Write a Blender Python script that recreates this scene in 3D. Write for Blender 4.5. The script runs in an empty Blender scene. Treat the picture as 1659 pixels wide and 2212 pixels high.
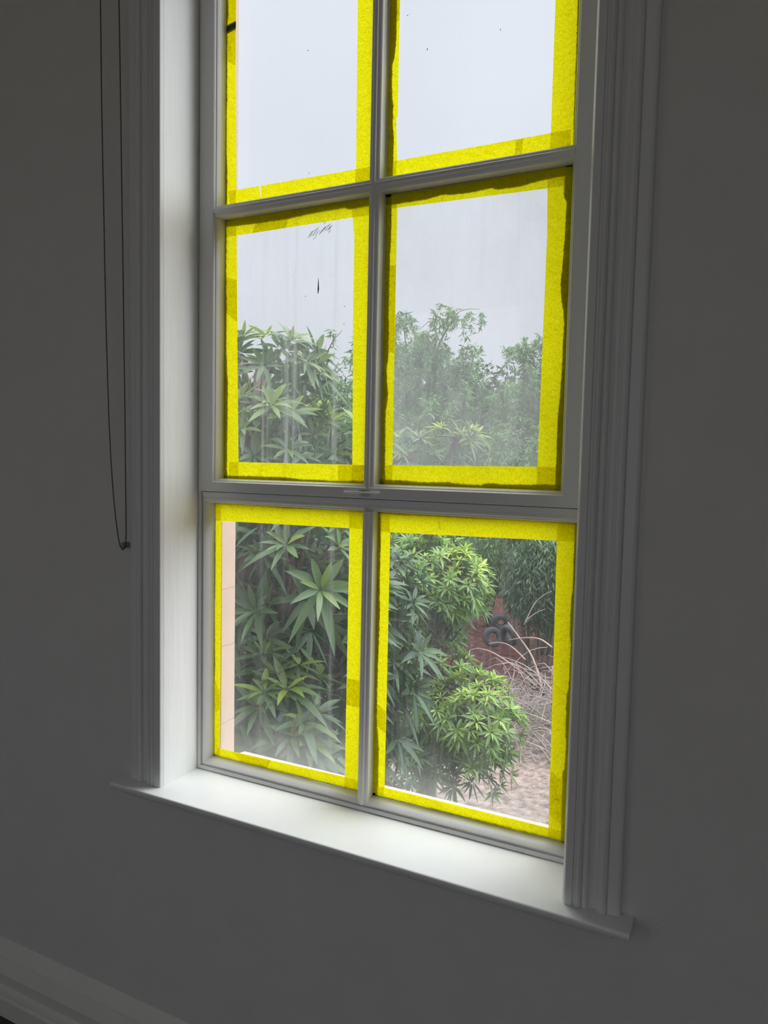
import bpy, bmesh, math, random
from mathutils import Vector, Matrix

# ------------------------------------------------------------------ camera, sky, exposure
SC = bpy.context.scene
COL = SC.collection
CAM = Vector((1.2703, -1.3371, 0.8275))
AX = [Vector((0.89569, 0.44419, 0.02093)), Vector((-0.04953, 0.05287, 0.99737)), Vector((-0.44192, 0.89437, -0.06936))]
FOC = 1564.66
cd = bpy.data.cameras.new('camera'); co = bpy.data.objects.new('camera', cd); COL.objects.link(co)
cd.sensor_fit = 'VERTICAL'; cd.sensor_height = 24.0; cd.lens = 24.0 * FOC / 2212.0
cd.clip_start = 0.02; cd.clip_end = 300
m4 = Matrix.Identity(4)
for i in range(3):
    m4[i][0] = AX[0][i]; m4[i][1] = AX[1][i]; m4[i][2] = -AX[2][i]; m4[i][3] = CAM[i]
co.matrix_world = m4
SC.camera = co
SC.view_settings.view_transform = 'Standard'; SC.view_settings.look = 'None'
SC.view_settings.exposure = 0.0; SC.view_settings.gamma = 1.0; SC.view_settings.use_curve_mapping = False
SC.cycles.use_denoising = True
SC.cycles.max_bounces = 14; SC.cycles.diffuse_bounces = 7; SC.cycles.transparent_max_bounces = 40
SC.cycles.transmission_bounces = 8; SC.cycles.caustics_reflective = False; SC.cycles.caustics_refractive = False

W = bpy.data.worlds.new('overcast_sky'); SC.world = W; W.use_nodes = True
nt = W.node_tree; nt.nodes.clear()
tc = nt.nodes.new('ShaderNodeTexCoord'); sep = nt.nodes.new('ShaderNodeSeparateXYZ')
nt.links.new(tc.outputs['Generated'], sep.inputs[0])
rmp = nt.nodes.new('ShaderNodeValToRGB'); rmp.color_ramp.interpolation = 'LINEAR'
SKY = [(0.0, (0.40, 0.40, 0.40)), (0.06, (0.72, 0.74, 0.82)), (0.30, (0.80, 0.83, 0.93)), (0.58, (0.86, 0.90, 1.0)), (0.80, (1.0, 1.0, 1.0))]
els = rmp.color_ramp.elements
els[0].position = SKY[0][0]; els[0].color = (*SKY[0][1], 1); els[1].position = SKY[-1][0]; els[1].color = (*SKY[-1][1], 1)
for p, c in SKY[1:-1]: els.new(p).color = (*c, 1)
nt.links.new(sep.outputs[2], rmp.inputs[0])
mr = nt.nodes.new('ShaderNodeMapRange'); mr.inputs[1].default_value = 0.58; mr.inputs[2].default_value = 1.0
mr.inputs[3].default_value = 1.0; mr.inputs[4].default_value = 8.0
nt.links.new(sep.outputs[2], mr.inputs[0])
nz = nt.nodes.new('ShaderNodeTexNoise'); nz.inputs['Scale'].default_value = 3.0; nz.inputs['Detail'].default_value = 3
nt.links.new(tc.outputs['Generated'], nz.inputs[0])
mr2 = nt.nodes.new('ShaderNodeMapRange'); mr2.inputs[1].default_value = 0.3; mr2.inputs[2].default_value = 0.7
mr2.inputs[3].default_value = 0.95; mr2.inputs[4].default_value = 1.05
nt.links.new(nz.outputs[0], mr2.inputs[0])
# brighter cloud where the sun stands behind it, high to the right of the window
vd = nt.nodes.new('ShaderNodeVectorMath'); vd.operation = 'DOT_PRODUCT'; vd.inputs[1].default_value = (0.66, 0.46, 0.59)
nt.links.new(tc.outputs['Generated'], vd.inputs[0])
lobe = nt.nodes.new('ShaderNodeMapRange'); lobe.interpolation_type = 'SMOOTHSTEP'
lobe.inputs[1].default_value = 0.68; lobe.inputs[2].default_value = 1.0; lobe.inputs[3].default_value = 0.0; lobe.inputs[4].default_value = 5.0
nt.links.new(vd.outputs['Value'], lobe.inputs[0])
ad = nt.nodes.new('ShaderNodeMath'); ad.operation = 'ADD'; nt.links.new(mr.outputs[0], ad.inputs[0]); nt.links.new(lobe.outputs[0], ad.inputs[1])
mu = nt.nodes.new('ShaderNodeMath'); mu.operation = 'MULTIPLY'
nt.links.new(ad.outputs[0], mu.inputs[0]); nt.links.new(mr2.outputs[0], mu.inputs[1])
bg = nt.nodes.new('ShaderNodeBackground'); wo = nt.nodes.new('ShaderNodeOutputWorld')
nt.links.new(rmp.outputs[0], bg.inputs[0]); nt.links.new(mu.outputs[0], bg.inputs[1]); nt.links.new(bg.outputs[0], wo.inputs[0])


def at(px, py, d):
    """point on the sight line of a photo pixel at horizontal distance d"""
    w = AX[0] * ((px - 829.5) / FOC) - AX[1] * ((py - 1106) / FOC) + AX[2]
    return CAM + w * (d / math.hypot(w.x, w.y))


def on_y(px, py, Y):
    w = AX[0] * ((px - 829.5) / FOC) - AX[1] * ((py - 1106) / FOC) + AX[2]
    return CAM + w * ((Y - CAM.y) / w.y)


# ------------------------------------------------------------------ helpers
def tag(o, label=None, cat=None, group=None, kind=None):
    if label: o['label'] = label
    if cat: o['category'] = cat
    if group: o['group'] = group
    if kind: o['kind'] = kind
    return o


class N:
    """small node builder"""
    def __init__(s, name):
        s.m = bpy.data.materials.new(name); s.m.use_nodes = True; s.t = s.m.node_tree; s.t.nodes.clear()
        s.out = s.t.nodes.new('ShaderNodeOutputMaterial')
    def n(s, typ, **kw):
        x = s.t.nodes.new(typ)
        for k, v in kw.items():
            if k.startswith('_'): setattr(x, k[1:], v)
            else:
                key = k.replace('__', ' ')
                x.inputs[int(key[1:]) if key[0] == 'i' and key[1:].isdigit() else key].default_value = v
        return x
    def l(s, a, b): s.t.links.new(a, b)
    def tex(s, kind='Object', scale=(1, 1, 1)):
        c = s.n('ShaderNodeTexCoord'); mp = s.n('ShaderNodeMapping'); mp.inputs['Scale'].default_value = scale
        s.l(c.outputs[kind], mp.inputs[0]); return mp.outputs[0]
    def noise(s, vec, scale, detail=3, rough=0.5):
        x = s.n('ShaderNodeTexNoise'); x.inputs['Scale'].default_value = scale; x.inputs['Detail'].default_value = detail
        x.inputs['Roughness'].default_value = rough
        s.l(vec, x.inputs['Vector']); return x.outputs[0]
    def ramp(s, fac, stops, interp='LINEAR'):
        r = s.n('ShaderNodeValToRGB'); r.color_ramp.interpolation = interp; e = r.color_ramp.elements
        e[0].position = stops[0][0]; e[0].color = (*stops[0][1], 1); e[1].position = stops[-1][0]; e[1].color = (*stops[-1][1], 1)
        for p, c in stops[1:-1]: e.new(p).color = (*c, 1)
        s.l(fac, r.inputs[0]); return r.outputs[0]
    def rng(s, v, a, b, c, d):
        x = s.n('ShaderNodeMapRange'); x.clamp = True
        for i, q in enumerate((a, b, c, d)): x.inputs[i + 1].default_value = q
        s.l(v, x.inputs[0]); return x.outputs[0]
    def math(s, op, a, b=None):
        x = s.n('ShaderNodeMath'); x.operation = op
        for i, q in enumerate((a, b)):
            if q is None: continue
            if isinstance(q, (int, float)): x.inputs[i].default_value = q
            else: s.l(q, x.inputs[i])
        return x.outputs[0]
    def bump(s, h, strength, dist=0.01):
        b = s.n('ShaderNodeBump'); b.inputs['Strength'].default_value = strength; b.inputs['Distance'].default_value = dist
        s.l(h, b.inputs['Height']); return b.outputs[0]
    def bsdf(s, col=None, rough=0.5, normal=None, spec=0.5, metal=0.0):
        p = s.n('ShaderNodeBsdfPrincipled')
        if isinstance(col, tuple): p.inputs['Base Color'].default_value = (*col, 1)
        elif col is not None: s.l(col, p.inputs['Base Color'])
        if isinstance(rough, (int, float)): p.inputs['Roughness'].default_value = rough
        else: s.l(rough, p.inputs['Roughness'])
        p.inputs['Specular IOR Level'].default_value = spec; p.inputs['Metallic'].default_value = metal
        if normal is not None: s.l(normal, p.inputs['Normal'])
        return p.outputs[0]
    def mix(s, fac, a, b):
        x = s.n('ShaderNodeMixShader')
        if isinstance(fac, (int, float)): x.inputs[0].default_value = fac
        else: s.l(fac, x.inputs[0])
        s.l(a, x.inputs[1]); s.l(b, x.inputs[2]); return x.outputs[0]
    def done(s, sh): s.l(sh, s.out.inputs[0]); return s.m


def simple(name, col, rough=0.5, var=0.06, scale=6.0, bump=0.0, bscale=60, spec=0.5, metal=0.0):
    n = N(name); v = n.tex()
    f = n.noise(v, scale, 4)
    a = tuple(max(0, c * (1 - var)) for c in col); b = tuple(min(1, c * (1 + var)) for c in col)
    c = n.ramp(f, [(0.3, a), (0.7, b)])
    nm = n.bump(n.noise(v, bscale, 5), bump, 0.004) if bump else None
    return n.done(n.bsdf(c, rough, nm, spec, metal))


def mesh_obj(name, verts, faces, mat, parent=None, smooth=False, bevel=0.0, seg=2, loc=None):
    me = bpy.data.meshes.new(name); me.from_pydata([tuple(v) for v in verts], [], faces); me.update()
    bm = bmesh.new(); bm.from_mesh(me); bmesh.ops.recalc_face_normals(bm, faces=bm.faces); bm.to_mesh(me); bm.free()
    o = bpy.data.objects.new(name, me); COL.objects.link(o)
    if mat: me.materials.append(mat)
    if smooth:
        for p in me.polygons: p.use_smooth = True
    if bevel:
        b = o.modifiers.new('bevel', 'BEVEL'); b.width = bevel; b.segments = seg; b.limit_method = 'ANGLE'; b.angle_limit = math.radians(40)
        for p in me.polygons: p.use_smooth = True
        b.harden_normals = False
        w = o.modifiers.new('wn', 'WEIGHTED_NORMAL'); w.keep_sharp = True
    if parent: o.parent = parent
    if loc: o.location = loc
    return o


class MB:
    def __init__(s): s.v = []; s.f = []
    def box(s, x0, x1, y0, y1, z0, z1):
        i = len(s.v)
        s.v += [(x0, y0, z0), (x1, y0, z0), (x1, y1, z0), (x0, y1, z0), (x0, y0, z1), (x1, y0, z1), (x1, y1, z1), (x0, y1, z1)]
        s.f += [tuple(i + k for k in q) for q in ((0, 3, 2, 1), (4, 5, 6, 7), (0, 1, 5, 4), (1, 2, 6, 5), (2, 3, 7, 6), (3, 0, 4, 7))]
        return s
    def prism(s, prof, fn, t0, t1):
        """closed 2-D profile swept straight from t0 to t1, fn(u, w, t) -> xyz"""
        i = len(s.v); n = len(prof)
        for t in (t0, t1): s.v += [fn(u, w, t) for u, w in prof]
        for k in range(n): s.f.append((i + k, i + (k + 1) % n, i + n + (k + 1) % n, i + n + k))
        s.f.append(tuple(i + k for k in range(n))); s.f.append(tuple(i + n + k for k in reversed(range(n))))
        return s
    def tube(s, pts, rads, n=7):
        i0 = len(s.v); pts = [Vector(p) for p in pts]; up = Vector((0.31, 0.2, 0.93))
        for k, p in enumerate(pts):
            d = (pts[min(k + 1, len(pts) - 1)] - pts[max(k - 1, 0)])
            d = d.normalized() if d.length > 1e-9 else Vector((0, 0, 1))
            a = d.cross(up); a = a.normalized() if a.length > 1e-4 else d.cross(Vector((1, 0, 0))).normalized()
            b = d.cross(a); r = rads[k] if isinstance(rads, (list, tuple)) else rads
            for q in range(n):
                t = 2 * math.pi * q / n; s.v.append(tuple(p + a * (r * math.cos(t)) + b * (r * math.sin(t))))
        for k in range(len(pts) - 1):
            for q in range(n):
                a = i0 + k * n + q; b = i0 + k * n + (q + 1) % n
                s.f.append((a, b, b + n, a + n))
        s.f.append(tuple(i0 + q for q in reversed(range(n)))); s.f.append(tuple(i0 + (len(pts) - 1) * n + q for q in range(n)))
        return s
    def sphere(s, c, r, nu=8, nv=5, sc=(1, 1, 1)):
        i = len(s.v)
        s.v.append((c[0], c[1], c[2] + r * sc[2]))
        for a in range(1, nv):
            th = math.pi * a / nv
            for b in range(nu):
                ph = 2 * math.pi * b / nu
                s.v.append((c[0] + r * sc[0] * math.sin(th) * math.cos(ph), c[1] + r * sc[1] * math.sin(th) * math.sin(ph), c[2] + r * sc[2] * math.cos(th)))
        s.v.append((c[0], c[1], c[2] - r * sc[2])); e = len(s.v) - 1
        for b in range(nu):
            s.f.append((i, i + 1 + b, i + 1 + (b + 1) % nu))
            s.f.append((e, i + 1 + (nv - 2) * nu + (b + 1) % nu, i + 1 + (nv - 2) * nu + b))
        for a in range(nv - 2):
            for b in range(nu):
                q = i + 1 + a * nu; s.f.append((q + b, q + nu + b, q + nu + (b + 1) % nu, q + (b + 1) % nu))
        return s
    def build(s, name, mat, parent=None, **kw): return mesh_obj(name, s.v, s.f, mat, parent, **kw)


def empty(name, loc=(0, 0, 0)):
    o = bpy.data.objects.new(name, None); COL.objects.link(o); o.location = loc; o.empty_display_size = 0.1; return o


# ------------------------------------------------------------------ materials
def paint(name, col, rough, bstr, bscale, streak=False):
    n = N(name); v = n.tex(scale=(1, 1, 0.12) if streak else (1, 1, 1))
    c = n.ramp(n.noise(v, 9, 5, 0.6), [(0.25, tuple(x * 0.95 for x in col)), (0.75, col)])
    return n.done(n.bsdf(c, rough, n.bump(n.noise(v, bscale, 4), bstr, 0.003), 0.4))

M_wall = paint('wall_paint', (0.70, 0.69, 0.665), 0.75, 0.25, 140)
M_trim = paint('trim_paint', (0.735, 0.735, 0.73), 0.38, 0.12, 50, True)
M_sill = paint('sill_paint', (0.88, 0.89, 0.89), 0.42, 0.10, 40)
M_jamb = paint('jamb_paint', (0.89, 0.89, 0.88), 0.5, 0.55, 46, True)
M_ceil = paint('ceiling_paint', (0.80, 0.80, 0.79), 0.8, 0.1, 120)
M_frame = paint('frame_paint', (0.72, 0.72, 0.71), 0.36, 0.22, 60, True)
M_skirt = paint('skirting_paint', (0.76, 0.76, 0.70), 0.4, 0.1, 60)
M_putty = paint('putty', (0.62, 0.58, 0.50), 0.8, 0.6, 120)
def film_mat():
    n = N('old_paint_edge'); v = n.tex(); c = n.ramp(n.noise(v, 110, 4, 0.6), [(0.3, (0.42, 0.36, 0.29)), (0.7, (0.72, 0.68, 0.60))])
    tr = n.n('ShaderNodeBsdfTranslucent'); n.l(c, tr.inputs[0])
    return n.done(n.mix(0.32, n.bsdf(c, 0.8), tr.outputs[0]))
M_film = film_mat()
M_latch = simple('latch_paint', (0.34, 0.34, 0.34), 0.3, 0.08, 80, 0.15, 300)
M_chain = simple('chain_metal', (0.03, 0.03, 0.032), 0.3, 0.1, 50, spec=0.5, metal=0.6)
M_dark = simple('dark_tape', (0.035, 0.05, 0.045), 0.6, 0.2, 60)
M_clip = simple('clip_plastic', (0.35, 0.35, 0.35), 0.4)


def floor_mat():
    n = N('dark_floorboards'); v = n.tex(scale=(1, 1, 1))
    b = n.n('ShaderNodeTexBrick'); n.l(v, b.inputs['Vector'])
    b.inputs['Scale'].default_value = 1.0; b.inputs['Brick Width'].default_value = 2.4; b.inputs['Row Height'].default_value = 0.13
    b.inputs['Mortar Size'].default_value = 0.004; b.inputs['Color1'].default_value = (0.045, 0.03, 0.02, 1); b.inputs['Color2'].default_value = (0.06, 0.04, 0.028, 1)
    b.inputs['Mortar'].default_value = (0.008, 0.006, 0.005, 1)
    return n.done(n.bsdf(b.outputs[0], 0.4, n.bump(n.noise(n.tex(scale=(2, 30, 1)), 8, 4), 0.2, 0.003)))
M_floor = floor_mat()


def tape_mat():
    n = N('yellow_masking_tape'); v = n.tex()
    f = n.noise(v, 260, 3, 0.65); g = n.noise(v, 70, 3)
    c = n.ramp(f, [(0.30, (0.86, 0.75, 0.004)), (0.50, (0.96, 0.92, 0.006)), (0.68, (1.0, 0.99, 0.02))])
    cr = n.rng(n.math('ABSOLUTE', n.math('SUBTRACT', n.noise(n.tex(scale=(1, 1, 0.55)), 34, 2, 0.4), 0.5)), 0.0, 0.011, 1, 0)
    cr = n.math('MULTIPLY', cr, n.rng(n.noise(v, 13, 2), 0.54, 0.66, 0, 0.45))
    mxc = n.n('ShaderNodeMixRGB'); n.l(cr, mxc.inputs[0]); n.l(c, mxc.inputs[1]); mxc.inputs[2].default_value = (0.48, 0.40, 0.01, 1); c = mxc.outputs[0]
    nm = n.bump(n.math('ADD', f, n.math('MULTIPLY', g, 1.5)), 0.5, 0.002)
    tr = n.n('ShaderNodeBsdfTranslucent'); n.l(c, tr.inputs[0]); n.l(nm, tr.inputs['Normal'])
    df = n.n('ShaderNodeBsdfDiffuse'); n.l(c, df.inputs[0]); n.l(nm, df.inputs['Normal'])
    return n.done(n.mix(0.35, tr.outputs[0], df.outputs[0]))
M_tape = tape_mat()


def glass_mat(name, base, streak, bottom, bh=0.2, z0=0.0, specks=0.5):
    """window glass with a film of dust: even veil, vertical run marks, splashes along the bottom edge"""
    n = N(name); geo = n.n('ShaderNodeTexCoord'); obj = geo.outputs['Object']
    def mp(sc):
        m = n.n('ShaderNodeMapping'); m.inputs['Scale'].default_value = sc; n.l(obj, m.inputs[0]); return m.outputs[0]
    s1 = n.rng(n.noise(mp((48, 1, 0.5)), 1.0, 4, 0.65), 0.57, 0.74, 0, 1.5)
    s2 = n.rng(n.noise(mp((330, 1, 9)), 1.0, 3, 0.6), 0.45, 0.75, 0, 1)
    cl = n.rng(n.noise(mp((5, 1, 4)), 1.0, 4, 0.6), 0.35, 0.7, 0.45, 1.2)
    sp = n.rng(n.noise(mp((150, 1, 150)), 1.0, 2, 0.5), 0.70, 0.78, 0, 1)
    sx = n.n('ShaderNodeSeparateXYZ'); n.l(obj, sx.inputs[0])
    low = n.rng(n.math('ADD', sx.outputs[2], n.math('MULTIPLY', n.noise(mp((16, 1, 6)), 1.0, 3), 0.12)), z0 + 0.06, z0 + 0.06 + bh, 1, 0)
    low = n.math('MULTIPLY', n.math('POWER', low, 1.6), bottom)
    a = n.math('MULTIPLY', cl, base)
    st = n.math('MULTIPLY', n.math('ADD', n.math('MULTIPLY', s1, 0.8), n.math('MULTIPLY', s2, 0.55)), streak)
    fac = n.math('ADD', n.math('ADD', a, n.math('MULTIPLY', st, cl)), n.math('ADD', low, n.math('MULTIPLY', sp, specks * 0.3)))
    fac = n.math('MINIMUM', fac, 0.85)
    tr = n.n('ShaderNodeBsdfTransparent'); tr.inputs[0].default_value = (0.985, 0.995, 0.99, 1)
    gl = n.n('ShaderNodeBsdfGlossy'); gl.inputs['Roughness'].default_value = 0.02
    fr = n.n('ShaderNodeLayerWeight')
    refl = n.math('ADD', n.math('MULTIPLY', n.math('POWER', fr.outputs[1], 5.0), 0.7), 0.03)
    clean = n.mix(refl, tr.outputs[0], gl.outputs[0])
    tl = n.n('ShaderNodeBsdfTranslucent'); tl.inputs[0].default_value = (0.43, 0.45, 0.44, 1)
    return n.done(n.mix(fac, clean, tl.outputs[0]))


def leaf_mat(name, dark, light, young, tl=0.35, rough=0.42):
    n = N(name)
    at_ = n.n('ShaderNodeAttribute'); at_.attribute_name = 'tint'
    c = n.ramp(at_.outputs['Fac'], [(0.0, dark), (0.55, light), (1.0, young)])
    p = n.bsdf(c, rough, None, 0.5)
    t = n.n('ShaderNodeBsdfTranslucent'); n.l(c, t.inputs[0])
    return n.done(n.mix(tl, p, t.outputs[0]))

M_leafA = leaf_mat('broad_leaf', (0.035, 0.085, 0.04), (0.085, 0.17, 0.06), (0.30, 0.40, 0.05))
M_leafB = leaf_mat('bright_leaf', (0.04, 0.10, 0.03), (0.12, 0.24, 0.05), (0.36, 0.50, 0.07))
M_leafP = leaf_mat('feathery_leaf', (0.05, 0.12, 0.045), (0.12, 0.25, 0.085), (0.22, 0.36, 0.12), 0.3, 0.6)
M_leafH = leaf_mat('hedge_leaf', (0.035, 0.085, 0.045), (0.08, 0.16, 0.075), (0.16, 0.22, 0.09), 0.2, 0.6)
M_bark = simple('bark', (0.10, 0.085, 0.07), 0.9, 0.3, 14, 0.6, 40)
M_twig = simple('dry_twig', (0.27, 0.235, 0.22), 0.9, 0.25, 3, 0.3, 60)
M_whip = simple('red_brown_twig', (0.33, 0.235, 0.21), 0.9, 0.2, 3)
M_rubber = simple('black_rubber', (0.035, 0.04, 0.045), 0.7, 0.2, 8, 0.4, 40)


def ground_mat():
    n = N('bare_soil'); v = n.tex()
    a = n.noise(v, 0.9, 6, 0.65); b = n.noise(v, 7.0, 5, 0.7)
    dry = n.ramp(b, [(0.36, (0.10, 0.075, 0.065)), (0.5, (0.20, 0.155, 0.138)), (0.66, (0.30, 0.245, 0.22))])
    red = n.ramp(b, [(0.36, (0.028, 0.013, 0.013)), (0.5, (0.075, 0.030, 0.028)), (0.66, (0.125, 0.056, 0.050))])
    sx = n.n('ShaderNodeSeparateXYZ'); n.l(v, sx.inputs[0])
    f = n.rng(n.math('ADD', sx.outputs[1], n.math('MULTIPLY', a, 3.0)), 13.4, 15.4, 0, 1)
    mx = n.n('ShaderNodeMixRGB'); n.l(f, mx.inputs[0]); n.l(dry, mx.inputs[1]); n.l(red, mx.inputs[2])
    return n.done(n.bsdf(mx.outputs[0], 0.95, n.bump(b, 0.8, 0.08), 0.1))
M_ground = ground_mat()


def render_mat():
    """cream painted outside wall with a few fine cracks"""
    n = N('cream_render'); v = n.tex()
    sx = n.n('ShaderNodeSeparateXYZ'); n.l(v, sx.inputs[0])
    w = n.math('ADD', sx.outputs[2], n.math('MULTIPLY', n.noise(v, 40, 3), 0.014))
    crack = None
    for z in (0.476, 0.318, 0.105):
        d = n.rng(n.math('ABSOLUTE', n.math('SUBTRACT', w, z + 0.007)), 0.0006, 0.0022, 1, 0)
        crack = d if crack is None else n.math('MAXIMUM', crack, d)
    base = n.ramp(n.noise(v, 14, 5), [(0.3, (0.60, 0.465, 0.36)), (0.7, (0.64, 0.50, 0.395))])
    mx = n.n('ShaderNodeMixRGB'); n.l(n.math('MULTIPLY', crack, 0.45), mx.inputs[0]); n.l(base, mx.inputs[1]); mx.inputs[2].default_value = (0.3, 0.2, 0.16, 1)
    return n.done(n.bsdf(mx.outputs[0], 0.8, n.bump(n.noise(v, 200, 3), 0.2, 0.002), 0.2))
M_cream = render_mat()

# ------------------------------------------------------------------ room shell
YW = 0.025            # room face of the window wall
YO = 0.256            # outer face of the window wall
ZF, ZC = -0.82, 2.75  # floor, ceiling
XL, XR, YB = -2.3, 2.6, -3.9
OT = 2.22             # top of the window opening
FD = 0.1379           # room face of the window frame
GY = 0.172            # room face of the glass

def struct(o, label, cat): return tag(o, label, cat, kind='structure')

w = MB()
w.box(XL - 0.15, -0.02, YW, YO - 0.02, ZF - 0.1, ZC + 0.1).box(1.02, XR + 0.15, YW, YO - 0.02, ZF - 0.1, ZC + 0.1)
w.box(-0.02, 1.02, YW, YO - 0.02, ZF - 0.1, -0.021).box(-0.02, 1.02, YW, YO - 0.02, OT + 0.02, ZC + 0.1)
struct(w.build('wall_front', M_wall), 'grey shaded painted wall around the window', 'wall')
struct(MB().box(XL - 0.15, XL, YB, YW, ZF - 0.1, ZC + 0.1).build('wall_left', M_wall), 'plain painted side wall to the left of the window wall', 'wall')
struct(MB().box(XR, XR + 0.15, YB, YW, ZF - 0.1, ZC + 0.1).build('wall_right', M_wall), 'plain painted side wall to the right of the window wall', 'wall')
bw = MB(); ops = [(-1.85, -0.3), (0.65, 2.2)]; zb0, zb1 = -0.3, 2.15  # two openings added behind the camera, sized to let in fill light
xs = [XL - 0.15] + [q for p in ops for q in p] + [XR + 0.15]
for k in range(0, 6, 2): bw.box(xs[k], xs[k + 1], YB - 0.2, YB, ZF - 0.1, ZC + 0.1)
for a, b in ops: bw.box(a, b, YB - 0.2, YB, ZF - 0.1, zb0).box(a, b, YB - 0.2, YB, zb1, ZC + 0.1)
struct(bw.build('wall_back', M_wall), 'painted wall behind the camera with two added openings for fill light', 'wall')
struct(MB().box(XL - 0.15, XR + 0.15, YB - 0.2, YO - 0.02, ZF - 0.2, ZF).build('floor', M_floor), 'dark timber floor just seen under the skirting', 'floor')
struct(MB().box(XL - 0.15, XR + 0.15, YB - 0.2, YO - 0.02, ZC, ZC + 0.2).build('ceiling', M_ceil), 'plain white ceiling', 'ceiling')
for k, (a, b) in enumerate(ops):  # frames for the added fill-light openings, out of view
    f = MB(); y0, y1 = YB - 0.12, YB - 0.06; mid = (a + b) / 2
    f.box(a, a + 0.06, y0, y1, zb0, zb1).box(b - 0.06, b, y0, y1, zb0, zb1).box(a + 0.06, b - 0.06, y0, y1, zb0, zb0 + 0.07).box(a + 0.06, b - 0.06, y0, y1, zb1 - 0.07, zb1)
    f.box(mid - 0.02, mid + 0.02, y0, y1, zb0 + 0.07, zb1 - 0.07)
    struct(f.build('window_%d' % (k + 2), M_frame), ('left' if k == 0 else 'right') + ' added unseen window behind the camera, letting in fill light', 'window')

# outside face of the wall: cream render with the outer reveal of the opening
ox0, ox1 = 0.03, 0.985
e = MB()
e.box(XL - 0.15, ox0, 0.2365, YO, -4.0, ZC + 0.6).box(ox1, XR + 0.15, 0.2365, YO, -4.0, ZC + 0.6)
e.box(ox0, ox1, 0.2365, YO, -4.0, -0.045).box(ox0, ox1, 0.2365, YO, OT + 0.02, ZC + 0.6)
e.box(-0.019, ox0, 0.199, 0.2365, -0.02, OT + 0.02).box(ox1, 1.019, 0.199, 0.2365, -0.02, OT + 0.02)
struct(e.build('wall_outside', M_cream), 'cream rendered outside wall beside the lower left pane', 'wall')
s = MB().prism([(0.199, 0.006), (0.302, -0.0072), (0.304, -0.011), (0.304, -0.044), (0.199, -0.044)], lambda u, q, t: (t, u, q), ox0 + 0.001, ox1 - 0.001)
struct(s.build('trim_4', M_cream), 'cream outside window ledge below the panes', 'sill')

# skirting
prof = [(YW, -0.612), (0.004, -0.650), (0.004, -0.655), (0.000, -0.657), (-0.012, -0.688), (-0.012, -0.694), (0.000, -0.700), (0.002, -0.735),
        (-0.006, -0.744), (-0.009, -0.754), (-0.004, -0.762), (-0.012, -0.768), (-0.012, ZF), (YW, ZF)]
struct(MB().prism(prof, lambda u, q, t: (t, u, q), XL, XR).build('baseboard_front', M_skirt), 'moulded grey skirting board at the lower left below the window', 'skirting')

# architraves: reeded profile, u from the inner edge outwards, d = depth behind the front plane
def reed(sharp=False):
    p = [(0.0, 0.018), (0.0, 0.0138), (-0.0015, 0.0135), (-0.0012, 0.0120), (0.0032, 0.0030), (0.0045, 0.0010), (0.007, 0.0)]
    if sharp: p = [(0.0, 0.018), (0.0, 0.0138), (-0.0015, 0.0135), (-0.0015, 0.0030), (-0.0008, 0.0009), (0.001, 0.0)]
    p += [(0.018, 0.0), (0.0195, 0.004), (0.0215, 0.004)]
    def bead(a, b, d0, h, n=6): return [(a + (b - a) * k / n, d0 - h * math.sin(math.pi * k / n)) for k in range(n + 1)]
    p += bead(0.0225, 0.034, 0.004, 0.0045) + [(0.035, 0.007)]
    p += bead(0.036, 0.047, 0.005, 0.004) + [(0.048, 0.008)]
    p += [(0.050 + 0.013 * k / 6, 0.009 + 0.003 * math.sin(math.pi * k / 6)) for k in range(7)]
    p += [(0.0645, 0.003)] + bead(0.066, 0.080, 0.003, 0.0035) + [(0.0815, 0.008), (0.083, 0.006), (0.100, 0.006), (0.104, 0.008), (0.106, 0.012), (0.106, 0.024), (0.112, 0.0245)]
    return p + [(0.112, YW), (0.0, YW)]
RP = reed()
struct(MB().prism(reed(True), lambda u, d, t: (-0.0016 - u, d, t), 0.0005, OT).build('trim_1', M_trim), 'reeded grey architrave on the left side of the window', 'architrave')
struct(MB().prism(RP, lambda u, d, t: (1.0016 + u, d, t), 0.0005, OT).build('trim_2', M_trim), 'reeded grey architrave on the right side of the window', 'architrave')
struct(MB().prism(RP, lambda u, d, t: (t, d, OT + u), -0.112, 1.112).build('trim_3', M_trim), 'reeded grey architrave across the head of the window', 'architrave')

# ------------------------------------------------------------------ the window
win = empty('window_1', (0, 0, 0))
struct(win, 'tall white painted window with yellow tape around its panes', 'window')
# sill board with rounded nose, apron under it
ns = [(-0.020, -0.0205), (-0.029, -0.0180), (-0.0345, -0.0125), (-0.0368, -0.0065), (-0.0370, -0.0035), (-0.0362, -0.0012), (-0.034, 0.0)]
b = MB().prism(ns + [(YW - 0.0005, 0.0), (YW - 0.0005, -0.0205)], lambda u, q, t: (t, u, q), -0.132, 1.130)
b.prism([(YW - 0.0005, 0.0), (FD + 0.06, 0.0), (FD + 0.06, -0.0205), (YW - 0.0005, -0.0205)], lambda u, q, t: (t, u, q), -0.0195, 1.0195)
b.build('window_sill', M_sill, win)
ap = [(YW, -0.0206), (-0.012, -0.0206), (-0.019, -0.0215), (-0.0205, -0.024), (-0.0195, -0.0265), (-0.010, -0.0335), (-0.005, -0.0345), (-0.005, -0.037), (0.010, -0.046), (YW, -0.047)]
MB().prism(ap, lambda u, q, t: (t, u, q), -0.104, 1.096).build('sill_moulding', M_trim, win)
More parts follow.
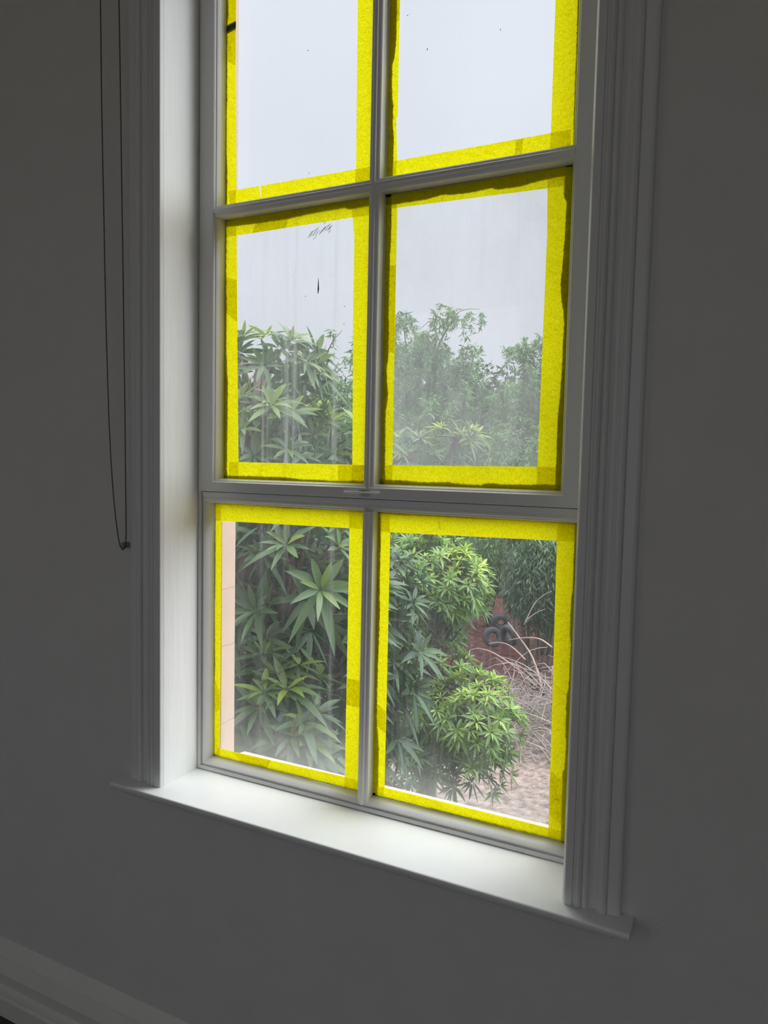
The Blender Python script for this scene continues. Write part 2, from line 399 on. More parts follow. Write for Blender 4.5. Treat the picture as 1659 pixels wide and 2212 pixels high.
# jamb linings
def lining(prof_fn):
    m = MB(); nz_ = 60; rng = random.Random(3)
    rows = []
    for k in range(nz_ + 1):
        z = OT * k / nz_; j = rng.uniform(-0.0006, 0.0006)
        rows.append([prof_fn(-0.0002 + j * 0.4, 0.0137, z), prof_fn(0.0, 0.04, z), prof_fn(0.0, 0.19, z), prof_fn(-0.0195, 0.19, z), prof_fn(-0.0195, 0.0255, z), prof_fn(-0.0014, 0.0255, z), prof_fn(-0.0014, 0.0137, z)])
    for r in rows: m.v += r
    for k in range(nz_):
        for q in range(7):
            a = k * 7 + q; c = k * 7 + (q + 1) % 7; m.f.append((a, c, c + 7, a + 7))
    m.f.append(tuple(range(7))); m.f.append(tuple(nz_ * 7 + q for q in reversed(range(7))))
    return m
lining(lambda u, y, z: (u, y + 0.0005, z + 0.0002)).build('jamb', M_jamb, win)
lining(lambda u, y, z: (1 - u, y + 0.0005, z + 0.0002)).build('jamb', M_jamb, win)
MB().box(-0.0195, 1.0195, 0.0025, 0.19, OT, OT + 0.019).build('head_lining', M_jamb, win)

# lower fixed frame: nosing, groove, bead round the opening
ZT0, ZT1 = 0.712, 0.741
def ring_frame(m, x0, x1, z0, z1, prof):
    """mitred frame; prof = closed list of (inset, y)"""
    n = len(prof); i = len(m.v)
    for cx, cz, sx, sz in ((x0, z0, 1, 1), (x1, z0, -1, 1), (x1, z1, -1, -1), (x0, z1, 1, -1)):
        m.v += [(cx + sx * u, y, cz + sz * u) for u, y in prof]
    for c in range(4):
        d = (c + 1) % 4
        for k in range(n):
            k2 = (k + 1) % n; m.f.append((i + c * n + k, i + c * n + k2, i + d * n + k2, i + d * n + k))
    return m
outer = [(0.0005, 0.19), (0.0005, FD + 0.001), (0.002, FD - 0.001), (0.0085, FD - 0.001), (0.0105, FD + 0.001), (0.0108, FD + 0.007), (0.0145, FD + 0.007), (0.0145, 0.19)]
ring_frame(MB(), 0.0, 1.0, 0.0, OT, outer).build('window_frame', M_frame, win, bevel=0.0008)
lowp = [(0.0146, 0.188), (0.0146, FD + 0.0035), (0.0158, FD + 0.0025), (0.0175, FD + 0.0032), (0.0245, FD + 0.012), (0.0275, GY - 0.008), (0.0282, GY - 0.001), (0.0282, GY + 0.0045), (0.022, GY + 0.006), (0.022, 0.188)]
ring_frame(MB(), 0.0, 1.0, 0.0, ZT0 + 0.026, lowp).build('lower_sash', M_frame, win, bevel=0.0006)
# transom with two small steps
tp = [(0.186, ZT1), (FD + 0.002, ZT1), (FD, ZT1 - 0.0015), (FD, ZT1 - 0.0115), (FD + 0.0035, ZT1 - 0.013), (FD + 0.0035, ZT1 - 0.022), (FD + 0.008, ZT1 - 0.0235), (FD + 0.010, ZT0 + 0.001), (FD + 0.014, ZT0 - 0.0005), (GY - 0.001, ZT0 - 0.0005), (GY - 0.001, ZT0 + 0.012), (0.186, ZT0 + 0.012)]
MB().prism(tp, lambda u, q, t: (t, u, q), 0.015, 0.985).build('transom', M_frame, win, bevel=0.0005)
# upper sash
UX0, UX1, UZ0, UZ1 = 0.006, 0.994, ZT1 + 0.001, 2.19
SX0, SX1, SZ0, SZ1 = 0.050, 0.944, 0.768, 2.13
def sash_profile(face, bead):
    return face + bead
us = MB()
i = 0
def sash_ring(m, levels):
    """levels: list of ((x0,x1,z0,z1), y): rectangles joined in order, closed"""
    i = len(m.v); n = len(levels)
    for (x0, x1, z0, z1), y in levels: m.v += [(x0, y, z0), (x1, y, z0), (x1, y, z1), (x0, y, z1)]
    for k in range(n):
        k2 = (k + 1) % n
        for c in range(4):
            d = (c + 1) % 4; m.f.append((i + k * 4 + c, i + k * 4 + d, i + k2 * 4 + d, i + k2 * 4 + c))
def rect(a, b=None): return (SX0 + a, SX1 - a, SZ0 + a, SZ1 - a)
YS = FD - 0.004
sash_ring(us, [((UX0, UX1, UZ0, UZ1), 0.185), ((UX0, UX1, UZ0, UZ1), YS + 0.0015), ((UX0 + 0.0015, UX1 - 0.0015, UZ0 + 0.0015, UZ1 - 0.0015), YS),
               (rect(-0.0022), YS), (rect(0.0006), YS + 0.0034), (rect(0.0009), YS + 0.0075), (rect(0.0028), YS + 0.0075), (rect(0.0065), YS + 0.016),
               (rect(0.0075), GY - 0.001), (rect(0.0075), GY + 0.0045), (rect(-0.004), GY + 0.006), (rect(-0.004), 0.185)])
sash = us.build('upper_sash', M_frame, win, bevel=0.0006)
# glazing bars
def bar_prof(c, hw):
    half = [(0.0042, YS + 0.0008), (0.0046, YS + 0.0035), (0.0056, YS + 0.0042), (0.0105, YS + 0.0055), (hw, YS + 0.0075), (hw, GY + 0.0045)]
    return [(c - u, y) for u, y in reversed(half)] + [(c - 0.003, YS - 0.0002), (c + 0.003, YS - 0.0002)] + [(c + u, y) for u, y in half]
XM, ZB = 0.4992, 1.444
MB().prism(bar_prof(XM, 0.0128), lambda u, q, t: (u, q, t), SZ0 - 0.0005, SZ1).build('glazing_bar', M_frame, win)
MB().prism(bar_prof(ZB, 0.0132), lambda u, q, t: (t, q + 0.0004, u), SX0, SX1).build('glazing_bar', M_frame, win)
lb = MB().prism([(u, y + 0.003) for u, y in bar_prof(XM - 0.002, 0.0132)], lambda u, q, t: (u, q, t), 0.0150, ZT0 + 0.0005)
lb.build('glazing_bar', M_frame, win)
# latch on the bottom rail of the upper sash
lat = MB().sphere((0.4931, YS, 0.7557), 0.0175, 24, 12, (1, 0.36, 0.56))
lat.build('latch_plate', M_latch, sash, smooth=True)
MB().tube([(0.4395, YS - 0.001, 0.7552), (0.4415, YS - 0.0035, 0.7552), (0.475, YS - 0.0042, 0.7556), (0.511, YS - 0.0042, 0.7560), (0.531, YS - 0.0035, 0.7562), (0.533, YS - 0.001, 0.7562)],
          [0.0022, 0.0028, 0.003, 0.003, 0.0028, 0.002], 8).build('latch_bar', M_sill, sash, smooth=True)

# panes
PB = {'A': (0.0545, 0.4860, 1.4572, 2.125), 'B': (0.5124, 0.9375, 1.4572, 2.125), 'C': (0.0545, 0.4860, 0.7725, 1.4308), 'D': (0.5124, 0.9375, 0.7725, 1.4308),
      'E': (0.0282, 0.4845, 0.0282, 0.7115), 'F': (0.5102, 0.9718, 0.0282, 0.7115)}
GM = {'A': glass_mat('glass_top_left', 0.02, 0.01, 0.0, specks=0.0), 'B': glass_mat('glass_top_right', 0.02, 0.01, 0.0, specks=0.0),
      'C': glass_mat('glass_streaky', 0.11, 0.24, 0.0, specks=0.25), 'D': glass_mat('glass_veiled', 0.25, 0.09, 0.0, specks=0.1),
      'E': glass_mat('glass_dusty', 0.045, 0.075, 0.30, 0.24, specks=0.35), 'F': glass_mat('glass_splashed', 0.040, 0.075, 0.27, 0.20, specks=0.3)}
PNAME = {'A': 'top left pane', 'B': 'top right pane', 'C': 'middle left pane', 'D': 'middle right pane', 'E': 'lower left pane', 'F': 'lower right pane'}
PANE = {}
for k, (x0, x1, z0, z1) in PB.items():
    o = MB().box(x0 - 0.004, x1 + 0.004, GY + 0.0002, GY + 0.0038, z0 - 0.004, z1 + 0.004).build('glass_pane', GM[k], win)
    PANE[k] = o
# old paint and putty left along the glass edges, uneven inner edge
rp = random.Random(11)
WD = {'A': (0.009, 0.006, 0.010, 0.012), 'B': (0.016, 0.006, 0.010, 0.010), 'C': (0.012, 0.010, 0.016, 0.011), 'D': (0.015, 0.017, 0.022, 0.013), 'E': (0.003, 0.005, 0.005, 0.004), 'F': (0.011, 0.010, 0.005, 0.005)}
def putty(k):
    x0, x1, z0, z1 = PB[k]; m = MB(); wd = WD[k]
    def side(p0, p1, inn, wdt):
        p0 = Vector(p0); p1 = Vector(p1); inn = Vector(inn); i = len(m.v); n = int((p1 - p0).length / 0.0035); w_ = wdt; tgt = wdt; nxt = 0; rate = 0.1
        for a in range(n + 1):
            t = a / n; p = p0.lerp(p1, t)
            if a >= nxt: tgt = wdt * rp.uniform(0.62, 1.38); nxt = a + rp.choice((4, 7, 12, 18, 30, 45)); rate = rp.choice((0.05, 0.08, 0.15, 0.4))
            w_ += (tgt - w_) * rate; ww = max(0.0012, w_ + rp.gauss(0, 0.00045)); q = p + inn * ww
            m.v += [(p.x, GY + 0.00015, p.z), (q.x, GY + 0.00015, q.z), (q.x, GY - 0.00018, q.z), (p.x, GY - 0.00018, p.z)]
        for a in range(n):
            for c in range(4):
                d = (c + 1) % 4; b0 = i + a * 4; m.f.append((b0 + c, b0 + d, b0 + 4 + d, b0 + 4 + c))
        m.f.append((i, i + 1, i + 2, i + 3)); e_ = i + n * 4; m.f.append((e_ + 3, e_ + 2, e_ + 1, e_))
        i = len(m.v); fw = min(wdt * 0.5, 0.006)
        for p in (p0, p1):
            m.v += [(p.x, GY + 0.0041, p.z), (p.x + inn.x * fw, GY + 0.0041, p.z + inn.z * fw), (p.x, GY + 0.012, p.z)]
        m.f += [(i, i + 1, i + 4, i + 3), (i + 1, i + 2, i + 5, i + 4), (i + 2, i, i + 3, i + 5), (i, i + 2, i + 1), (i + 3, i + 4, i + 5)]
    side((x0, 0, z0), (x0, 0, z1), (1, 0, 0), wd[0]); side((x1, 0, z0), (x1, 0, z1), (-1, 0, 0), wd[1])
    side((x0, 0, z1), (x1, 0, z1), (0, 0, -1), wd[2]); side((x0, 0, z0), (x1, 0, z0), (0, 0, 1), wd[3])
    m.build('putty', M_film, win)
for k in PB: putty(k)

# marks on the glass
def blot(name, parent, pts, mat):
    """small irregular raised smear from an outline of (x, z) points"""
    c = (sum(p[0] for p in pts) / len(pts), sum(p[1] for p in pts) / len(pts)); n = len(pts); y = GY - 0.0001
    v = [(p[0], y, p[1]) for p in pts] + [(c[0] + (p[0] - c[0]) * .5, y - 0.0006, c[1] + (p[1] - c[1]) * .5) for p in pts]
    f = [(k, (k + 1) % n, n + (k + 1) % n, n + k) for k in range(n)] + [tuple(n + k for k in range(n)), tuple(reversed(range(n)))]
    return mesh_obj(name, v, f, mat, parent)
M_speck = simple('black_dirt', (0.012, 0.012, 0.015), 0.7)
M_drop = simple('white_splash', (0.75, 0.80, 0.80), 0.7, 0.1)
o = blot('dark_sliver', PANE['C'], [(0.3362, 1.2650), (0.3375, 1.255), (0.3383, 1.243), (0.3388, 1.236), (0.3372, 1.2262), (0.3352, 1.2255), (0.3348, 1.236), (0.3354, 1.250)], M_speck)
tag(o, 'black sliver stuck to the glass')
rs = random.Random(5)
sc_ = MB()
for k in range(26):
    cx = 0.312 + 0.058 * rs.random(); cz = 1.366 + (cx - 0.312) * 0.20 + rs.gauss(0, 0.006); L = rs.uniform(0.004, 0.013)
    dx, dz = L * 0.75, L * 0.62; t = rs.uniform(0.0003, 0.0007)
    sc_.tube([(cx - dx, GY - 0.0002, cz - dz), (cx, GY - 0.0003, cz), (cx + dx, GY - 0.0002, cz + dz)], [t * .4, t, t * .3], 4)
tag(sc_.build('scratch_marks', M_speck, PANE['C']), 'patch of dark slanting scratches')
sp_ = MB()
for k in range(9): sp_.sphere((0.2696 + rs.uniform(-.003, .003), GY - 0.0002, 1.295 - 0.006 * k), 0.0006, 5, 4)
for p in ((0.3012, 1.222), (0.41, 1.19), (0.409, 1.15)): sp_.sphere((p[0], GY - 0.0002, p[1]), 0.0009, 6, 4, (1, 1, 1.6))
sp_.build('specks', M_speck, PANE['C'])
sp_ = MB()
for p, r, sx_, sz_ in (((0.5567, 1.8097), .0011, 1, 1), ((0.561, 1.8107), .0006, 2.5, .7), ((0.6065, 1.7271), .0013, .7, 2.2), ((0.7715, 1.729), .0010, .7, 2.4)):
    sp_.sphere((p[0], GY - 0.0002, p[1]), r, 7, 5, (sx_, 0.5, sz_))
sp_.build('specks', M_speck, PANE['B'])
sp_ = MB()
for p, r, sx_, sz_ in (((0.2986, 1.7928), .0012, 1.8, .7), ((0.137, 1.60), .0006, 1, 1), ((0.306, 1.51), .0008, .8, 2.5), ((0.338, 1.585), .0006, 1, 1)):
    sp_.sphere((p[0], GY - 0.0002, p[1]), r, 7, 5, (sx_, 0.5, sz_))
sp_.build('specks', M_speck, PANE['A'])
sp = MB()
for k in range(46):
    t = rs.random(); sp.sphere((0.8085 + 0.010 * t + rs.gauss(0, 0.0025), GY - 0.0002, 0.093 + 0.03 * t + rs.gauss(0, 0.003)), rs.uniform(0.0006, 0.0018), 6, 4, (1, .4, 1.4))
for k in range(8): sp.sphere((0.655 + rs.gauss(0, 0.0006), GY - 0.0002, 0.061 + 0.0022 * k), 0.0008, 6, 4, (1, .4, 1.6))
sp.build('paint_splash', M_drop, PANE['F'])

# ------------------------------------------------------------------ yellow tape strips (each its own thing)
rt = random.Random(21)
def strip(label, side, pane, inner, a0, a1, layer=0, slant0=0.0, slant1=0.0, wrinkle=0.00035, outw=None, group=None, name='tape_strip', mat=None, rag=0.0):
    """side L/R/T/B of a pane; inner = list of (x, z) along the straight cut edge; a0..a1 = extent along the edge; slant = how far the outer end leads"""
    x0, x1, z0, z1 = PB[pane]; vert = side in 'LR'
    n = max(10, int(abs(a1 - a0) / 0.006)); mm = 9
    out = {'L': x0 + 0.0004, 'R': x1 - 0.0004, 'T': z1 - 0.0004, 'B': z0 + 0.0004}[side]
    pts = sorted(inner, key=lambda p: p[1] if vert else p[0])
    def inn(t):
        u = [(p[1], p[0]) if vert else (p[0], p[1]) for p in pts]
        if t <= u[0][0]:
            if len(u) < 2: return u[0][1]
            return u[0][1]
        for k in range(len(u) - 1):
            if t <= u[k + 1][0]:
                s_ = (t - u[k][0]) / (u[k + 1][0] - u[k][0]); return u[k][1] + s_ * (u[k + 1][1] - u[k][1])
        return u[-1][1]
    base = GY - 0.0004 - 0.00045 * layer; ph = [rt.uniform(0, 6.28) for _ in range(6)]; verts = []; faces = []
    ow = rt.uniform(-0.001, 0.001)
    for a in range(n + 1):
        s_ = a / n; t = a0 + (a1 - a0) * s_; ow += rt.uniform(-0.0005, 0.0005); ow = max(min(ow, 0.0014), -0.0014)
        for c in range(mm + 1):
            q = c / mm
            tt = t + (slant0 * (1 - s_) + slant1 * s_) * (q - 0.0) + (rt.uniform(-rag, rag) if a in (0, n) else 0)
            lo = inn(t) + rt.uniform(-0.00012, 0.00012); hi = out if outw is None else outw
            inward = 1 if hi < lo else -1
            hi2 = hi + inward * (0.0012 + ow)
            p = lo + (hi2 - lo) * q
            wv = wrinkle * (0.55 * math.sin(90 * tt + 8 * q + ph[0]) * q + 0.6 * math.sin(210 * tt - 14 * q + ph[1]) * q * q + 0.5 * math.sin(420 * tt + 20 * q + ph[2]) * q * q)
            y = base - abs(wv) - 0.00025 * q
            verts.append((p, y, tt) if vert else (tt, y, p))
    for a in range(n):
        for c in range(mm):
            i0 = a * (mm + 1) + c; faces.append((i0, i0 + 1, i0 + mm + 2, i0 + mm + 1))
    o = mesh_obj(name, verts, faces, mat or M_tape, smooth=True)
    return tag(o, label, 'tape', group or 'yellow masking tape strips on the panes')

AL = [(0.0868, 1.95), (0.0868, 1.7949), (0.0922, 1.4748)]; AR = [(0.4313, 1.8734), (0.4342, 1.4999)]; AB = [(0.0949, 1.5017), (0.433, 1.4991)]
strip('long yellow tape strip down the left edge of the top left pane', 'L', 'A', AL, 1.460, 1.8945, 0, 0.0, -0.004)
strip('short doubled tape patch under the dark gap, left edge of top left pane', 'L', 'A', AL, 1.803, 1.8935, 1, 0.020, -0.004)
strip('yellow tape strip above the dark gap, left edge of the top left pane', 'L', 'A', AL, 1.9075, 2.122, 0, -0.005, 0)
strip('second layer of tape above the dark gap, top left pane', 'L', 'A', AL, 1.9085, 2.10, 1, -0.005, 0)
o = strip('short dark piece bridging the tape gap at the left of the top left pane', 'L', 'A', [(0.0865, 1.9)], 1.890, 1.911, -0.4, -0.006, -0.006, 0.0001, group='dark tape pieces', name='dark_tape_piece', mat=M_dark)
del o['group']
strip('yellow tape strip down the right edge of the top left pane', 'R', 'A', [(0.431, 2.12)] + AR, 1.459, 2.122, 0)
strip('long bottom tape strip of the top left pane, right of the torn notch', 'B', 'A', AB, 0.1668, 0.4835, 1, 0.0005, 0)
strip('short bottom tape piece of the top left pane, left of the torn notch', 'B', 'A', AB, 0.066, 0.1622, 2, 0.008, 0.007, rag=0.0008)
BL = [(0.5381, 2.12), (0.5381, 1.7877), (0.5384, 1.60), (0.5352, 1.5927), (0.5394, 1.5038)]
strip('long yellow tape strip down the left edge of the top right pane', 'L', 'B', BL, 1.460, 1.99, 0)
strip('overlapping upper tape strip, left edge of the top right pane', 'L', 'B', BL, 1.8019, 2.122, 1)
strip('yellow tape strip down the right edge of the top right pane', 'R', 'B', [(0.885, 2.12), (0.885, 1.7595), (0.8852, 1.5022)], 1.466, 2.122, 0, wrinkle=0.0007)
BBt = [(0.5394, 1.5018), (0.8843, 1.5005)]
strip('long bottom tape strip of the top right pane', 'B', 'B', BBt, 0.5145, 0.8285, 1, 0, -0.003)
strip('short bottom tape piece at the right end of the top right pane', 'B', 'B', BBt, 0.8132, 0.9265, 2, -0.003, 0.0)
CL = [(0.093, 1.387), (0.1044, 0.8187)]; CR = [(0.4279, 1.3913), (0.433, 1.345), (0.4335, 1.15), (0.4384, 0.8184)]; CT = [(0.093, 1.3893), (0.4279, 1.3913)]; CB = [(0.1037, 0.8187), (0.4384, 0.8184)]
strip('upper tape strip on the left edge of the middle left pane', 'L', 'C', CL, 1.175, 1.426, 0, 0.03, 0, wrinkle=0.0006)
strip('lower tape strip on the left edge of the middle left pane', 'L', 'C', CL, 0.776, 1.279, 1, 0, 0.012)
strip('yellow tape strip down the right edge of the middle left pane', 'R', 'C', CR, 0.776, 1.415, 0, wrinkle=0.0006)
strip('left top tape strip of the middle left pane', 'T', 'C', CT, 0.059, 0.243, 1, 0, 0.012)
strip('right top tape strip of the middle left pane', 'T', 'C', CT, 0.143, 0.476, 2, 0.014, 0)
strip('long bottom tape strip of the middle left pane', 'B', 'C', CB, 0.075, 0.4845, 1, 0.0, 0)
strip('small tape patch at the bottom right corner of the middle left pane', 'B', 'C', CB, 0.4006, 0.474, 2, 0, 0, rag=0.001)
DL = [(0.542, 1.3982), (0.5444, 0.8196)]; DR = [(0.8822, 1.3919), (0.8849, 1.3037), (0.882, 0.8247)]; DT = [(0.542, 1.3982), (0.8816, 1.3919)]; DB = [(0.5444, 0.8196), (0.881, 0.8237)]
strip('upper tape strip on the left edge of the middle right pane', 'L', 'D', DL, 1.0765, 1.425, 0, 0.006, 0, wrinkle=0.0008)
strip('lower tape strip on the left edge of the middle right pane', 'L', 'D', DL, 0.777, 1.2723, 1, 0, -0.002)
strip('yellow tape strip down the right edge of the middle right pane', 'R', 'D', DR, 0.777, 1.426, 0, wrinkle=0.0007)
strip('yellow tape strip along the top of the middle right pane', 'T', 'D', DT, 0.526, 0.9345, 1)
strip('yellow tape strip along the bottom of the middle right pane', 'B', 'D', DB, 0.522, 0.9345, 1, wrinkle=0.0005)
EL = [(0.0509, 0.6614), (0.0495, 0.1889), (0.0497, 0.0508)]; ER = [(0.4339, 0.6672), (0.4333, 0.0539)]; ET = [(0.0509, 0.6638), (0.4339, 0.6672)]; EB = [(0.0497, 0.0508), (0.4333, 0.0562)]
strip('upper tape strip on the left edge of the lower left pane', 'L', 'E', EL, 0.160, 0.708, 0, -0.014, 0)
strip('short lower tape strip on the left edge of the lower left pane', 'L', 'E', EL, 0.031, 0.2025, 1, 0, 0.035)
strip('upper tape strip on the right edge of the lower left pane', 'R', 'E', ER, 0.2371, 0.708, 0)
strip('lower tape strip on the right edge of the lower left pane', 'R', 'E', ER, 0.031, 0.302, 1)
strip('yellow tape strip along the top of the lower left pane', 'T', 'E', ET, 0.030, 0.4825, 2, wrinkle=0.0006)
strip('left bottom tape strip of the lower left pane', 'B', 'E', EB, 0.040, 0.215, 2, -0.006, -0.012)
strip('right bottom tape strip of the lower left pane', 'B', 'E', EB, 0.085, 0.4825, 3, 0.045, 0)
FL = [(0.5422, 0.6628), (0.542, 0.0537)]; FR = [(0.9285, 0.6705), (0.9338, 0.0527)]; FT = [(0.5445, 0.664), (0.9285, 0.6705)]; FB = [(0.542, 0.0537), (0.9338, 0.0527)]
strip('upper tape strip on the left edge of the lower right pane', 'L', 'F', FL, 0.186, 0.708, 0, 0.018, 0, wrinkle=0.0005)
strip('lower tape strip on the left edge of the lower right pane', 'L', 'F', FL, 0.036, 0.238, 1, 0, 0.018, wrinkle=0.0006)
strip('upper tape strip on the right edge of the lower right pane', 'R', 'F', FR, 0.082, 0.708, 0, -0.022, 0)
strip('lower tape strip on the right edge of the lower right pane', 'R', 'F', FR, 0.031, 0.178, 1, 0, -0.022)
strip('yellow tape strip along the top of the lower right pane', 'T', 'F', FT, 0.514, 0.9700, 2, wrinkle=0.0009)
strip('yellow tape strip along the bottom of the lower right pane', 'B', 'F', FB, 0.518, 0.9700, 2, wrinkle=0.0006)

# ------------------------------------------------------------------ blind chain
YC = -0.008
CP = [(217, -60), (217, 0), (220, 250), (225, 500), (229, 700), (232, 800), (235, 900), (240, 1000), (245, 1070), (250, 1120), (255, 1158), (259, 1178), (264, 1187), (268, 1186), (271.5, 1178), (272.5, 1150), (272, 1100), (271, 1000), (270, 900), (268, 760), (266, 600), (263, 400), (259.5, 150), (257, 0), (256, -60)]
path = [on_y(a, b_, YC) for a, b_ in CP]
top = 2.45
path = [Vector((path[0].x - 0.002, YC, top))] + path + [Vector((path[-1].x - 0.003, YC, top))]
def resample(pts, step):
    out = [pts[0].copy()]; rem = step
    for a, b_ in zip(pts, pts[1:]):
        L = (b_ - a).length; t = rem
        while t <= L: out.append(a.lerp(b_, t / L)); t += step
        rem = t - L
    return out
beads = resample(path, 0.0043)
cb = MB()
for p in beads: cb.sphere(p, 0.00185, 6, 4)
cb.tube(path, 0.0004, 4)
ch = cb.build('blind_chain', M_chain, smooth=True)
tag(ch, 'dark beaded blind chain hanging in a long loop left of the window', 'blind chain')
xw = (path[0].x + path[-1].x) / 2; rw = abs(path[-1].x - path[0].x) / 2
wh = MB()
ringp = [(rw - 0.004, YW), (rw + 0.002, YC + 0.006), (rw - 0.001, YC), (rw + 0.002, YC - 0.006), (0.004, YC - 0.006), (0.004, YW)]
nn = 28; i0 = 0
for k in range(nn):
    t = 2 * math.pi * k / nn; wh.v += [(xw + r * math.cos(t), y, top + r * math.sin(t)) for r, y in ringp]
for k in range(nn):
    for q in range(6):
        a = k * 6 + q; c = k * 6 + (q + 1) % 6; d = ((k + 1) % nn) * 6; wh.f.append((a, c, d + (q + 1) % 6, d + q))
wh.build('chain_wheel', M_clip, ch, smooth=False)
g = on_y(270, 1176, 0.012)
MB().box(g.x - 0.004, g.x + 0.0035, 0.0, YW - 0.0005, g.z - 0.009, g.z + 0.006).build('chain_guide', M_clip, ch, bevel=0.0015)

# ------------------------------------------------------------------ outside: ground, trees, brush
ZG = -3.85
rg = random.Random(77)
gm = MB(); NX, NY = 60, 60
for j in range(NY + 1):
    for i in range(NX + 1):
        x = -50 + 110 * i / NX; y = 0.3 + 69.7 * (j / NY) ** 1.4
        gm.v.append((x, y, ZG + (rg.uniform(-0.05, 0.05) if y > 1 else 0) + 0.012 * max(0, y - 10)))
for j in range(NY):
    for i in range(NX): a = j * (NX + 1) + i; gm.f.append((a, a + 1, a + NX + 2, a + NX + 1))
struct(gm.build('ground', M_ground, smooth=True), 'bare pink and red soil ground below the window', 'ground')


class Leaves:
    """many leaf blades gathered into the foliage of one tree; every leaf carries its own tint"""
    def __init__(s): s.v = []; s.f = []; s.t = []
    def blade(s, base, direc, up, L, Wd, tint, droop=0.35, segs=5, fold=0.25):
        d = direc.normalized(); sd = d.cross(up); sd = sd.normalized() if sd.length > 1e-4 else Vector((1, 0, 0)); nrm = sd.cross(d)
        i = len(s.v)
        for k in range(segs + 1):
            t = k / segs; w_ = Wd * (math.sin(math.pi * min(1, 0.06 + t * 0.94) ** 0.85) ** 0.8 if 0 < t < 1 else 0.04)
            c = base + d * (L * t) + Vector((0, 0, -1)) * (droop * L * t * t) + nrm * 0
            s.v += [tuple(c - sd * w_ + nrm * (fold * w_)), tuple(c), tuple(c + sd * w_ + nrm * (fold * w_))]
            s.t += [tint] * 3
        for k in range(segs):
            a = i + 3 * k; s.f += [(a, a + 1, a + 4, a + 3), (a + 1, a + 2, a + 5, a + 4)]
    def quad(s, base, direc, side, L, Wd, tint):
        i = len(s.v); m_ = base + direc * (L * 0.45)
        s.v += [tuple(base), tuple(m_ - side * Wd), tuple(base + direc * L), tuple(m_ + side * Wd)]; s.t += [tint] * 4
        s.f.append((i, i + 1, i + 2, i + 3))
    def build(s, name, mat, parent):
        me = bpy.data.meshes.new(name); me.from_pydata(s.v, [], s.f); me.materials.append(mat)
        a = me.attributes.new('tint', 'FLOAT', 'POINT'); a.data.foreach_set('value', s.t)
        for p in me.polygons: p.use_smooth = True
        o = bpy.data.objects.new(name, me); COL.objects.link(o); o.parent = parent; return o


def rnd_dir(r, zmin=-1.0):
    while True:
        v = Vector((r.gauss(0, 1), r.gauss(0, 1), r.gauss(0, 1)))
        if v.length > 1e-3:
            v.normalize()
            if v.z >= zmin: return v


def rosette(lv, r, c, axis, L, n, tint0, tvar, wid=0.17):
    axis = axis.normalized(); a = axis.cross(Vector((0.3, 0.1, 1))); a = a.normalized() if a.length > 1e-3 else Vector((1, 0, 0)); b_ = axis.cross(a)
    ph = r.uniform(0, 6.28)
    for k in range(n):
        th = ph + k * 2.39996; el = 0.10 + 0.75 * (k / n) + r.uniform(-0.1, 0.1)     # outer leaves flat, inner ones upright
        d = (a * math.cos(th) + b_ * math.sin(th)) * math.cos(el) + axis * math.sin(el)
        l_ = L * r.uniform(0.7, 1.1) * (1 - 0.35 * k / n)
        lv.blade(c + d * 0.01, d, axis, l_, l_ * wid * r.uniform(0.85, 1.15), min(1, max(0, tint0 + (0.35 * tvar * k / n) + r.gauss(0, 0.10))), r.uniform(0.05, 0.42))


def local(root, p): return Vector(p) - root.location


def bent(a, b_, r, sag=0.12, n=6):
    a = Vector(a); b_ = Vector(b_); L = (b_ - a).length; o = Vector((r.uniform(-1, 1), r.uniform(-1, 1), r.uniform(0, 1))) * (sag * L)
    return [a.lerp(b_, t) + o * math.sin(math.pi * t) for t in (k / n for k in range(n + 1))]


def broad_tree(label, base, lobes, mat, L, seed, per, group=None, wid=0.17):
    """lobes: (centre, (rx, ry, rz), rosettes, tint)"""
    r = random.Random(seed); root = empty('broadleaf_tree', base); tag(root, label, 'tree', group)
    lv = Leaves(); wood = MB(); trunk_top = None
    zt = min(c.z for c, _, _, _ in lobes) - 0.2
    tt = Vector((base[0] * 0.8 + sum(c.x for c, *_ in lobes) / len(lobes) * 0.2, base[1] * 0.8 + sum(c.y for c, *_ in lobes) / len(lobes) * 0.2, max(zt, base[2] + 1.0)))
    tp_ = bent(base, tt, r, 0.05, 8)
    wood.tube([local(root, p) for p in tp_], [0.11 - 0.035 * k / 8 for k in range(9)], 9)
    limb = MB()
    for c, rad, num, tint in lobes:
        lp = bent(tt, c, r, 0.10, 7); limb.tube([local(root, p) for p in lp], [0.05 - 0.03 * k / 7 for k in range(8)], 6)
        for k in range(num):
            d = rnd_dir(r); q = r.random() ** 0.33 * 0.98
            if r.random() < 0.62: q = r.uniform(0.82, 1.0)
            p = c + Vector((d.x * rad[0] * q, d.y * rad[1] * q, d.z * rad[2] * q))
            axis = (Vector((d.x, d.y, d.z)) + Vector((0, 0, 0.75)) + rnd_dir(r) * 0.35)
            inner = 1 - q
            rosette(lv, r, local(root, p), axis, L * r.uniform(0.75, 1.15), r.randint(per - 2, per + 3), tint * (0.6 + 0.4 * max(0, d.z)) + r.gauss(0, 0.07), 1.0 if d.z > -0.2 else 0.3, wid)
            if k % 3 == 0:
                s_ = lp[min(7, 3 + r.randint(0, 4))]; tw = bent(s_, p, r, 0.1, 3); limb.tube([local(root, x) for x in tw], [0.011, 0.009, 0.007, 0.005], 4)
    wood.build('trunk', M_bark, root, smooth=True); limb.build('branches', M_bark, root, smooth=True); lv.build('foliage', mat, root)
    return root

